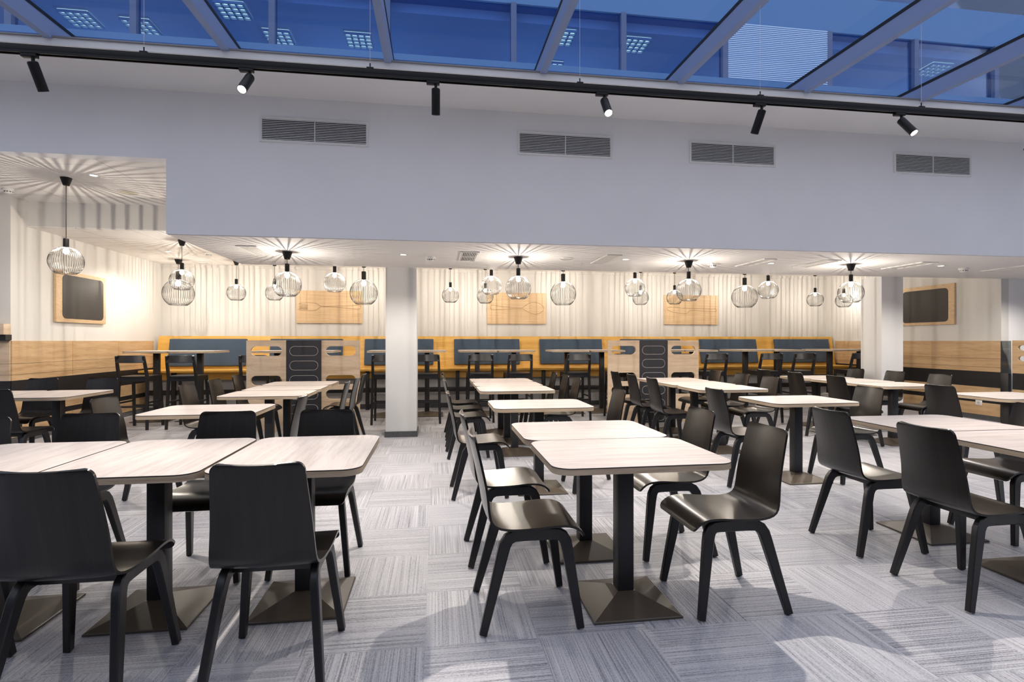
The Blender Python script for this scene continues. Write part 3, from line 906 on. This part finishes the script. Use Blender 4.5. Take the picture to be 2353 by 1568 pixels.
# ------------------------------------------------------------------ wire pendants
def pendant_parts(Rr):
    k = Rr / .165
    d = {}
    bm = BM()
    th0, th1 = math.asin(.165), PI - math.asin(.55)
    nw = 44
    for i in range(nw):
        a = 2 * PI * i / nw
        pts = []
        for j in range(13):
            th = th0 + (th1 - th0) * j / 12
            pts.append((Rr * math.sin(th) * math.cos(a), Rr * math.sin(th) * math.sin(a), Rr * math.cos(th)))
        tube(bm, pts, .0020 * k ** .5, 4)
    for th, r in ((th1, .0026), (th1 - .1, .0022), (th0, .003)):
        tube(bm, [(Rr * math.sin(th) * math.cos(2 * PI * q / 48), Rr * math.sin(th) * math.sin(2 * PI * q / 48), Rr * math.cos(th)) for q in range(48)], r * k ** .5, 5, True)
    d['wire_shade'] = (bm, M['wire'], 40)
    bm = BM(); lathe(bm, [(.02 * k, .93 * Rr), (.027 * k, .95 * Rr), (.027 * k, 1.54 * Rr), (.024 * k, 1.58 * Rr), (.006, 1.6 * Rr)], 20); d['socket'] = (bm, M['blackpl'], 40)
    bm = BM()
    prof = [(.012 * k, .93 * Rr)] + [(k * (.012 + .018 * math.sin(PI * min(1, q / 8) ) ** .8 if q < 8 else .012), Rr * (.93 - .42 * q / 8)) for q in range(1, 8)] + [(.002, Rr * .50)]
    lathe(bm, prof[::-1], 16); d['bulb'] = (bm, M['bulb'], 60)
    bm = BM(); lathe(bm, [(.028 * k ** .3, -.082), (.030 * k ** .3, -.085), (.056 * k ** .3, -.004), (.056 * k ** .3, 0)], 28); d['ceiling_cup'] = (bm, M['blackpl'], 40)
    out = {}
    for n, (b, m, ang) in d.items():
        me = bpy.data.meshes.new(n); b.normal_update(); bmesh.ops.recalc_face_normals(b, faces=b.faces[:]); b.to_mesh(me); b.free(); me.materials.append(m)
        for p in me.polygons: p.use_smooth = True
        me.set_sharp_from_angle(angle=R(ang)); out[n] = me
    return out
PS, PB = pendant_parts(.165), pendant_parts(.262)
bm = BM(); lathe(bm, [(.0035, 0), (.0035, 1)], 8); cord_me = bpy.data.meshes.new('cord'); bm.to_mesh(cord_me); bm.free(); cord_me.materials.append(M['blackpl'])
W_SMALL, W_BIG = 11.0, 14.0
def pendant(x, y, zc, zs, big, label, watts=None, f=1.0):
    parts, Rr = (PB, .262) if big else (PS, .165)
    zs -= .085 * Rr
    t = thing('pendant_lamp', label, 'pendant lamp', (x, y, zc), group='black wire pendant lamps')
    for n, me in parts.items():
        o = bpy.data.objects.new(n, me); COL.objects.link(o); o.parent = t
        o.location = (0, 0, 0) if n == 'ceiling_cup' else (0, 0, zs - zc)
        if n != 'ceiling_cup': o.scale = (f, f, f)
    o = bpy.data.objects.new('cord', cord_me); COL.objects.link(o); o.parent = t
    top, bot = -.08, zs + 1.58 * Rr * f - zc
    o.location = (0, 0, bot); o.scale = (1, 1, max(.01, top - bot))
    l = bpy.data.lights.new('pendant_bulb_light', 'POINT'); l.energy = watts or (W_BIG if big else W_SMALL); l.color = (1.0, .90, .78); l.shadow_soft_size = .0015
    lo = bpy.data.objects.new('pendant_bulb_light', l); COL.objects.link(lo); lo.location = (x, y, zs + .50 * Rr * f)
import math as _m
def xat(px, Y):
    u = (px - 1176.5) / 1220.0
    return Y * _m.tan(_m.atan(u) + R(8.1))
LOWZ = 2.331
pendant(-1.673, 6.31, LOWZ, 1.969, False, 'wire pendant under the low ceiling overlapping the fork board corner', 22, .92)
pendant(.975, 6.31, LOWZ, 1.969, False, 'wire pendant under the low ceiling in front of the spoon board', 22, .92)
pendant(3.147, 6.31, LOWZ, 1.969, False, 'wire pendant under the low ceiling above the knife board', 22, .92)
pendant(5.40, 6.29, LOWZ, 1.969, False, 'wire pendant under the low ceiling just left of the right column', 22, .92)
pendant(xat(152, 6.67), 6.67, 3.17, 2.235, False, 'wire pendant on a long cord in front of the left chalkboard', 24)
YM, YR = 8.55, 10.6
pendant(xat(418, YM), YM, 2.83, 2.24, False, 'wire pendant hanging before a wider one near the left wall corner', 26)
pendant(xat(769, YM), YM, 2.83, 2.235, False, 'wire pendant over the right end of the fork board top', 46)
pendant(xat(1129, YM), YM, 2.83, 2.225, False, 'wire pendant above and behind the small one left of the spoon board', 46)
pendant(xat(1459, YM), YM, 2.83, 2.225, False, 'wire pendant above the small one midway between spoon and knife boards', 46)
pendant(xat(1765, YM), YM, 2.83, 2.22, False, 'wire pendant close to the right of a larger one, right of knife board', 46)
for px, yy, big, lab in ((410, 672, True, 'wide wire pendant partly behind a smaller one near the left wall corner'), (543, 672, False, 'small wire pendant alone over the first blue cushion'),
                         (631, 672, False, 'small wire pendant partly behind a nearer one, left of the fork board'), (836, 671, True, 'wide wire pendant at the fork board, nearest the white column'),
                         (1035, 678, False, 'small wire pendant alone just right of the white column'), (1115, 680, False, 'small wire pendant at the left edge of the spoon board'),
                         (1294, 674, True, 'wide wire pendant alone right of the spoon board'), (1472, 684, False, 'small lower pendant of the overlapping two between spoon and knife boards'),
                         (1550, 683, False, 'small wire pendant in front of the left end of knife board'), (1711, 681, True, 'wide wire pendant right of the knife board'),
                         (1873, 688, False, 'small wire pendant alone over the last blue cushion'), (1939, 690, False, 'small wire pendant behind a nearer one by the right column')):
    Yq = 10.35 if px == 1939 else YR
    X = xat(px, Yq)
    Zd = X * _m.sin(R(8.1)) + Yq * _m.cos(R(8.1))
    pendant(X, Yq, 2.83, 1.32 + (784.3 - yy) / 1220 * Zd, big, lab)

# ------------------------------------------------------------------ track and spots
TY, TZ = 3.49, 3.012
t = thing('light_track', 'long black ceiling track carrying spotlights below the skylight', 'light track', (0, TY, TZ))
bm = BM()
box(bm, -6.2, 8.2, -.0175, .0175, .012, .046, .002); box(bm, -6.2, 8.2, -.0175, -.011, -.004, .012); box(bm, -6.2, 8.2, .011, .0175, -.004, .012)
obj('rail', bm, M['blackpl'], t)
for x in (-4.42, -3.08, -1.75, -.42, .96, 2.28, 3.58, 4.87, 6.18):
    bm = BM(); box(bm, x - .022, x + .022, -.012, .012, .046, .058, .002); tube(bm, [(x, 0, .055), (x, 0, .085)], .004, 8); obj('hanger_clip', bm, M['blackpl'], t)
    bm = BM(); tube(bm, [(x, 0, .08), (x, 0, zg(TY) - .160 - TZ)], .0009, 6); obj('wire', bm, M['metal'], t)

def spotlight(x, d, lit, label, watts, cone=84, blend=.75):
    t = thing('spotlight', label, 'spotlight', (x, TY, TZ - .004), group='black track spotlights')
    bm = BM(); box(bm, -.042, .042, -.016, .016, -.020, 0, .003); tube(bm, [(.018, 0, -.018), (.018, 0, -.045)], .009, 10); obj('adapter', bm, M['blackpl'], t)
    d = Vector(d).normalized()
    q = Vector((0, 0, -1)).rotation_difference(d).to_matrix()
    piv = Vector((.018, 0, -.055))
    head = BM()
    lathe(head, [(.020, .012), (.0265, .008), (.0275, 0), (.0275, -.150), (.0245, -.150), (.0235, -.136)], 28, cap=False)
    head.faces.ensure_lookup_table()
    bmesh.ops.rotate(head, verts=head.verts[:], cent=(0, 0, 0), matrix=q); bmesh.ops.translate(head, verts=head.verts[:], vec=piv)
    h = obj('lamp_head', head, M['blackpl'], t, 40)
    cap = BM(); lathe(cap, [(.001, .0125), (.0205, .0122)], 24, cap=False)
    bmesh.ops.rotate(cap, verts=cap.verts[:], cent=(0, 0, 0), matrix=q); bmesh.ops.translate(cap, verts=cap.verts[:], vec=piv); obj('end_cap', cap, M['blackpl'], h)
    ln = BM(); lathe(ln, [(.001, -.137), (.0235, -.137)], 24, cap=False)
    bmesh.ops.rotate(ln, verts=ln.verts[:], cent=(0, 0, 0), matrix=q); bmesh.ops.translate(ln, verts=ln.verts[:], vec=piv); obj('lens', ln, M['lens'] if lit else M['lens_dim'], h)
    l = bpy.data.lights.new('spot_beam', 'SPOT'); l.energy = watts; l.color = (1.0, .90, .78); l.spot_size = R(cone); l.spot_blend = blend; l.shadow_soft_size = .02
    lo = bpy.data.objects.new('spot_beam', l); COL.objects.link(lo)
    p = Vector((x, TY, TZ - .004)) + piv + d * .158
    lo.location = p; lo.rotation_euler = d.to_track_quat('-Z', 'Y').to_euler()
WS = 270.0
spotlight(-2.368, (.10, .42, -.90), False, 'black track spotlight farthest left, angled towards the wall', WS * .7)
spotlight(-1.165, (-.10, -.62, -.78), True, 'lit track spotlight above the left wall vent', WS)
spotlight(-.022, (0, .30, -.95), False, 'black track spotlight pointing down between the two left vents', WS * .7)
spotlight(1.114, (0, -.60, -.80), True, 'lit track spotlight above the second wall vent', WS)
spotlight(2.274, (-.16, .35, -.93), False, 'black track spotlight tilted sideways above the third wall vent', WS * .7)
spotlight(3.395, (.16, -.55, -.80), True, 'lit track spotlight farthest right above the last wall vent', WS)

spotlight(4.56, (.10, .42, -.90), False, 'added unseen track spotlight beyond the right picture edge, angled to the wall', WS)  # added out of view for more light on the right
spotlight(5.72, (-.10, -.60, -.80), True, 'added unseen track spotlight at the far right end of the track', WS)  # also added out of view, for the right side
spotlight(-3.52, (-.47, .85, -.24), True, 'added unseen track spotlight at the far left end of the track', WS * .6, 46)  # added out of view to brighten the left return wall

# ------------------------------------------------------------------ wall vents
for x0, x1, lab in ((-1.698, -.671, 'long louvred wall vent farthest left on the bulkhead'), (.833, 1.85, 'second long louvred wall vent from the left on the bulkhead'),
                    (2.721, 3.74, 'third long louvred wall vent from the left on the bulkhead'), (5.225, 6.25, 'long louvred wall vent farthest right on the bulkhead')):
    t = thing('wall_vent', lab, 'vent', ((x0 + x1) / 2, 5.45, 3.38), group='louvred vents on the bulkhead')
    w, h, b = (x1 - x0), .245, .022
    bm = BM()
    for a, c, e, f in ((-w / 2, w / 2, h / 2 - b, h / 2), (-w / 2, w / 2, -h / 2, -h / 2 + b), (-w / 2, -w / 2 + b, -h / 2 + b, h / 2 - b), (w / 2 - b, w / 2, -h / 2 + b, h / 2 - b)):
        box(bm, a, c, -.014, 0, e, f)
    box(bm, -.004, .004, -.013, -.001, -h / 2 + b, h / 2 - b)
    obj('frame', bm, M['metal'], t)
    bm = BM(); box(bm, -w / 2 + .01, w / 2 - .01, -.003, -.0005, -h / 2 + .01, h / 2 - .01); obj('opening_shade_sheet', bm, M['dark'], t)  # dark sheet painted for the shade behind the louvres
    bm = BM()
    for k in range(12):
        z = -h / 2 + b + (k + .5) * (h - 2 * b) / 12
        vs = [bm.verts.new(c) for c in ((-w / 2 + b, -.012, z - .002), (w / 2 - b, -.012, z - .002), (w / 2 - b, -.004, z + .005), (-w / 2 + b, -.004, z + .005))]
        vs2 = [bm.verts.new((v.co.x, v.co.y, v.co.z + .0045)) for v in vs]
        bm.faces.new(vs[::-1]); bm.faces.new(vs2)
        for q in range(4): bm.faces.new((vs[q], vs[(q + 1) % 4], vs2[(q + 1) % 4], vs2[q]))
    obj('louvre', bm, M['metal'], t, 0)

# ------------------------------------------------------------------ ceiling fittings
def downlight(x, y, z, label, watts=10):
    t = thing('downlight', label, 'downlight', (x, y, z), group='small recessed downlights')
    bm = BM(); lathe(bm, [(.036, -.0005), (.052, -.0005), (.052, -.004), (.036, -.006)], 28, cap=False); obj('trim_ring', bm, M['metal'], t)
    bm = BM(); lathe(bm, [(.001, -.003), (.037, -.003)], 28, cap=False); obj('lens', bm, M['led'], t)
    l = bpy.data.lights.new('downlight_beam', 'SPOT'); l.energy = watts; l.color = (1, .92, .82); l.spot_size = R(150); l.spot_blend = .55; l.shadow_soft_size = .03
    lo = bpy.data.objects.new('downlight_beam', l); COL.objects.link(lo); lo.location = (x, y, z - .012)
WD = 125
downlight(-.381, 6.31, LOWZ, 'small bright downlight in the low ceiling left of a smoke detector', WD)
downlight(2.31, 6.29, LOWZ, 'small bright downlight in the low ceiling right of a perforated grille', WD)
downlight(4.295, 6.34, LOWZ, 'small bright downlight in the low ceiling beside a flat ceiling panel', WD)
downlight(6.70, 6.24, LOWZ, 'small bright downlight in the low ceiling right of the right column', WD)
downlight(8.75, 6.35, LOWZ, 'added unseen downlight in the low ceiling past the right picture edge', WD)  # added out of view to light the right return wall
downlight(-3.784, 6.517, 3.17, 'bright downlight in the high tiled ceiling at left', WD)
downlight(-4.47, 9.656, 2.83, 'bright downlight in the tiled ceiling near the left wall corner', WD)

def detector(x, y, z, label):
    t = thing('smoke_detector', label, 'smoke detector', (x, y, z), group='white smoke detectors')
    bm = BM(); lathe(bm, [(.058, 0), (.060, -.004), (.060, -.016), (.052, -.022)], 28); obj('base', bm, M['metal'], t, recalc=True)
    bm = BM(); lathe(bm, [(.042, -.022), (.045, -.028), (.042, -.046), (.030, -.054), (.005, -.056)], 28); h = obj('sensor_head', bm, M['metal'], t, recalc=True)
    bm = BM()
    for k in range(10):
        a = 2 * PI * k / 10
        vs = [bm.verts.new((.0452 * math.cos(a + q), .0452 * math.sin(a + q), zz)) for q, zz in ((-.2, -.030), (.2, -.030), (.2, -.040), (-.2, -.040))]
        bm.faces.new(vs)
    obj('slots', bm, M['dark'], h, 0)
detector(-.067, 6.46, LOWZ, 'white smoke detector on the low ceiling left of the square grille')
detector(3.567, 6.48, LOWZ, 'white smoke detector on the low ceiling right of the knife board pendant')
detector(7.246, 6.415, LOWZ, 'white smoke detector on the low ceiling farthest right')
detector(-5.154, 7.26, 3.17, 'white smoke detector on the high tiled ceiling at left picture edge')
detector(-3.864, 9.748, 2.83, 'white smoke detector on the tiled ceiling near the left wall corner')

def speaker(x, y, z, r, m, label):
    t = thing('ceiling_speaker', label, 'ceiling speaker', (x, y, z))
    bm = BM(); lathe(bm, [(r * .9, -.0005), (r, -.0005), (r, -.006), (r * .9, -.008)], 36, cap=False); obj('rim', bm, M['metal'], t)
    bm = BM(); lathe(bm, [(.001, -.005), (r * .91, -.005)], 36, cap=False); obj('cover', bm, m, t)
speaker(-3.788, 7.199, 3.17, .11, M['cream'], 'round cream ceiling speaker in the high tiled ceiling at left')
speaker(1.574, 6.327, LOWZ, .085, M['metal'], 'round white cover in the low ceiling right of the spoon board pendant')

def ceiling_grille(x0, x1, y0, y1, z, label, kind):
    t = thing('ceiling_grille', label, 'ceiling grille', ((x0 + x1) / 2, (y0 + y1) / 2, z), group='white grilles in the ceiling')
    w, d, b = x1 - x0, y1 - y0, .022
    bm = BM()
    for a, c, e, f in ((-w / 2, w / 2, d / 2 - b, d / 2), (-w / 2, w / 2, -d / 2, -d / 2 + b), (-w / 2, -w / 2 + b, -d / 2 + b, d / 2 - b), (w / 2 - b, w / 2, -d / 2 + b, d / 2 - b)):
        box(bm, a, c, e, f, -.012, -.0005)
    obj('frame', bm, M['metal'], t)
    bm = BM(); box(bm, -w / 2 + b, w / 2 - b, -d / 2 + b, d / 2 - b, -.004, -.0005); obj('opening', bm, M['dark'] if kind != 'flat' else M['metal'], t)
    if kind == 'bars':
        bm = BM(); n = 9
        for k in range(n):
            x = -w / 2 + b + (k + .5) * (w - 2 * b) / n
            box(bm, x - .004, x + .004, -d / 2 + b, d / 2 - b, -.011, -.004)
        box(bm, -w / 2 + b, w / 2 - b, -.006, .006, -.0115, -.004)
        obj('bars', bm, M['metal'], t, 0)
    elif kind == 'mesh':
        bm = BM()
        nx, ny = 8, 24
        for k in range(nx + 1):
            x = -w / 2 + b + k * (w - 2 * b) / nx; box(bm, x - .0045, x + .0045, -d / 2 + b, d / 2 - b, -.010, -.004)
        for k in range(ny + 1):
            y = -d / 2 + b + k * (d - 2 * b) / ny; box(bm, -w / 2 + b, w / 2 - b, y - .0045, y + .0045, -.0098, -.0042)
        obj('lattice', bm, M['metal'], t, 0)
ceiling_grille(-2.10, -1.89, 5.95, 6.60, LOWZ, 'perforated ceiling grille at the left end of the low ceiling', 'mesh')
ceiling_grille(.27, .485, 6.0, 6.67, LOWZ, 'dark slotted ceiling grille left of the spoon board pendant', 'bars')
ceiling_grille(1.972, 2.155, 5.97, 6.655, LOWZ, 'perforated ceiling grille right of the spoon board pendant', 'mesh')
ceiling_grille(3.975, 4.147, 6.0, 6.65, LOWZ, 'flat ceiling panel right of the knife board pendant', 'flat')
ceiling_grille(4.80, 4.997, 5.96, 6.615, LOWZ, 'slim ceiling panel left of the right column pendant', 'flat')
ceiling_grille(6.13, 6.36, 5.95, 6.60, LOWZ, 'flat ceiling panel right of the right column pendant', 'flat')
ceiling_grille(7.75, 7.96, 5.95, 6.62, LOWZ, 'flat ceiling panel at the right picture edge', 'flat')
t = thing('air_diffuser', 'round white air diffuser in the ceiling by the left wall corner', 'air diffuser', (-4.45, 10.9, 2.83))
bm = BM(); lathe(bm, [(.15, -.001), (.15, -.006), (.12, -.014), (.10, -.014)], 32, cap=False); lathe(bm, [(.09, -.012), (.05, -.016), (.001, -.016)], 32, cap=False); obj('cone', bm, M['metal'], t)
bm = BM(); lathe(bm, [(.001, -.003), (.11, -.003)], 32, cap=False); obj('opening', bm, M['dark'], t)

# ------------------------------------------------------------------ office block seen through the roof
OY = 8.6
t = bpy.data.objects.new('wall_facade', None); COL.objects.link(t); t.location = (2.0, OY, 3.9); t['kind'] = 'structure'
bm = BM()
box(bm, -16, 16, 0, .25, 0.0, .85); box(bm, -16, 16, 0, .25, 2.95, 3.6); box(bm, -16, 16, 0, .25, 6.2, 7.0); obj('spandrel', bm, M['fac'], t, 0)
bm = BM(); box(bm, -16, 16, .25, 6, 2.80, 2.95); box(bm, -16, 16, 5.8, 6, .85, 2.8); box(bm, -16, 16, .25, 6, .70, .85); box(bm, -16, 16, .25, 6, 6.1, 6.2); box(bm, -16, 16, 5.8, 6, 3.6, 6.1); obj('office_interior', bm, M['offceil'], t, 0)
for x in (-9.7, -8.1, -6.45, -4.5, -2.77, -.75, 1.12, 2.95, 4.95, 6.7, 8.4, 10.1, 11.8):
    bm = BM(); box(bm, x - .045, x + .045, -.03, .1, .85, 2.95); obj('mullion', bm, M['facd'], t, 0)
bm = BM(); box(bm, -16, 16, .04, .05, .85, 2.95); box(bm, -16, 16, .04, .05, 3.6, 6.2); obj('glazing', bm, M['off_glass'], t, 0)
bm = BM()
for k in range(62):
    z = .88 + k * .0335
    box(bm, 3.0, 4.9, -.03, -.012, z, z + .019)
obj('window_blind', bm, M['blind'], t, 0)
def louvre_light(x, y, z, label, m):
    t = thing('office_light', label, 'ceiling light', (x, y, z), group='louvred office lights above the roof')
    t.scale = (.74, .74, 1)
    bm = BM(); box(bm, -.3, .3, -.3, .3, -.012, 0); obj('tube_tray', bm, m, t, 0)
    bm = BM()
    for k in range(5):
        a = -.3 + .15 * k
        box(bm, a - .018, a + .018, -.3, .3, -.05, -.012); box(bm, -.3, .3, a - .018, a + .018, -.05, -.012)
    obj('louvre', bm, M['offceil'], t, 0)
oz = 3.9 + 2.80
for x in (-5.5, -1.5, 2.5, 6.5, 10.0):
    l = bpy.data.lights.new('office_fill_light', 'POINT'); l.energy = 26; l.color = (.80, .92, 1.0); l.shadow_soft_size = .3  # added fill lights that brighten the office interior
    lo = bpy.data.objects.new('office_fill_light', l); COL.objects.link(lo); lo.location = (x, 11.0, 5.5)
LL = [(-5.85, 9.75, 'dim gridded office light at the far left of the roof glass'), (-4.98, 9.85, 'gridded office light second from the left beyond the roof'), (-3.26, 9.15, 'bright gridded office light left of the third roof beam'),
      (-2.75, 9.85, 'gridded office light low behind the bright one at left'), (-1.36, 9.75, 'square gridded office light just left of the middle roof beam'), (2.17, 9.15, 'bright gridded office light right of the fourth roof beam'),
      (3.55, 9.2, 'gridded office light farther right near the fifth roof beam'), (2.2, 10.2, 'small gridded office light low beyond the roof edge'), (9.7, 7.9 + 1.3, 'gridded office light at the right end of the roof glass')]
for x, y, lab in LL:
    louvre_light(x, y, oz - .001, lab, M['tube'])

# ------------------------------------------------------------------ light and camera
w = bpy.data.worlds.new('dusk'); SC.world = w; w.use_nodes = True
nt = w.node_tree
bg = nt.nodes['Background']
tc = N(nt, 'ShaderNodeTexCoord'); sp = N(nt, 'ShaderNodeSeparateXYZ'); nt.links.new(tc.outputs['Generated'], sp.inputs[0])
c = ramp(nt, sp.outputs[2], [(0.0, (0.66, 0.56, 0.56)), (0.35, (0.71, 0.59, 0.59)), (1.0, (0.72, 0.60, 0.59))])
nt.links.new(c, bg.inputs[0]); bg.inputs[1].default_value = 1.85

cam = bpy.data.cameras.new('camera'); co = bpy.data.objects.new('camera', cam); COL.objects.link(co)
co.location = (0, 0, 1.32); co.rotation_euler = (R(90), 0, R(-8.1))
cam.sensor_width = 36.0; cam.lens = 36.0 * 1220.0 / 2353.0; cam.clip_start = .05; cam.clip_end = 200
SC.camera = co
vs = SC.view_settings
vs.view_transform = 'Standard'; vs.look = 'None'; vs.exposure = 0.0; vs.gamma = 1.0; vs.use_curve_mapping = False
SC.cycles.use_denoising = True
SC.cycles.sample_clamp_indirect = 6.0
SC.cycles.max_bounces = 8
SC.cycles.transparent_max_bounces = 16
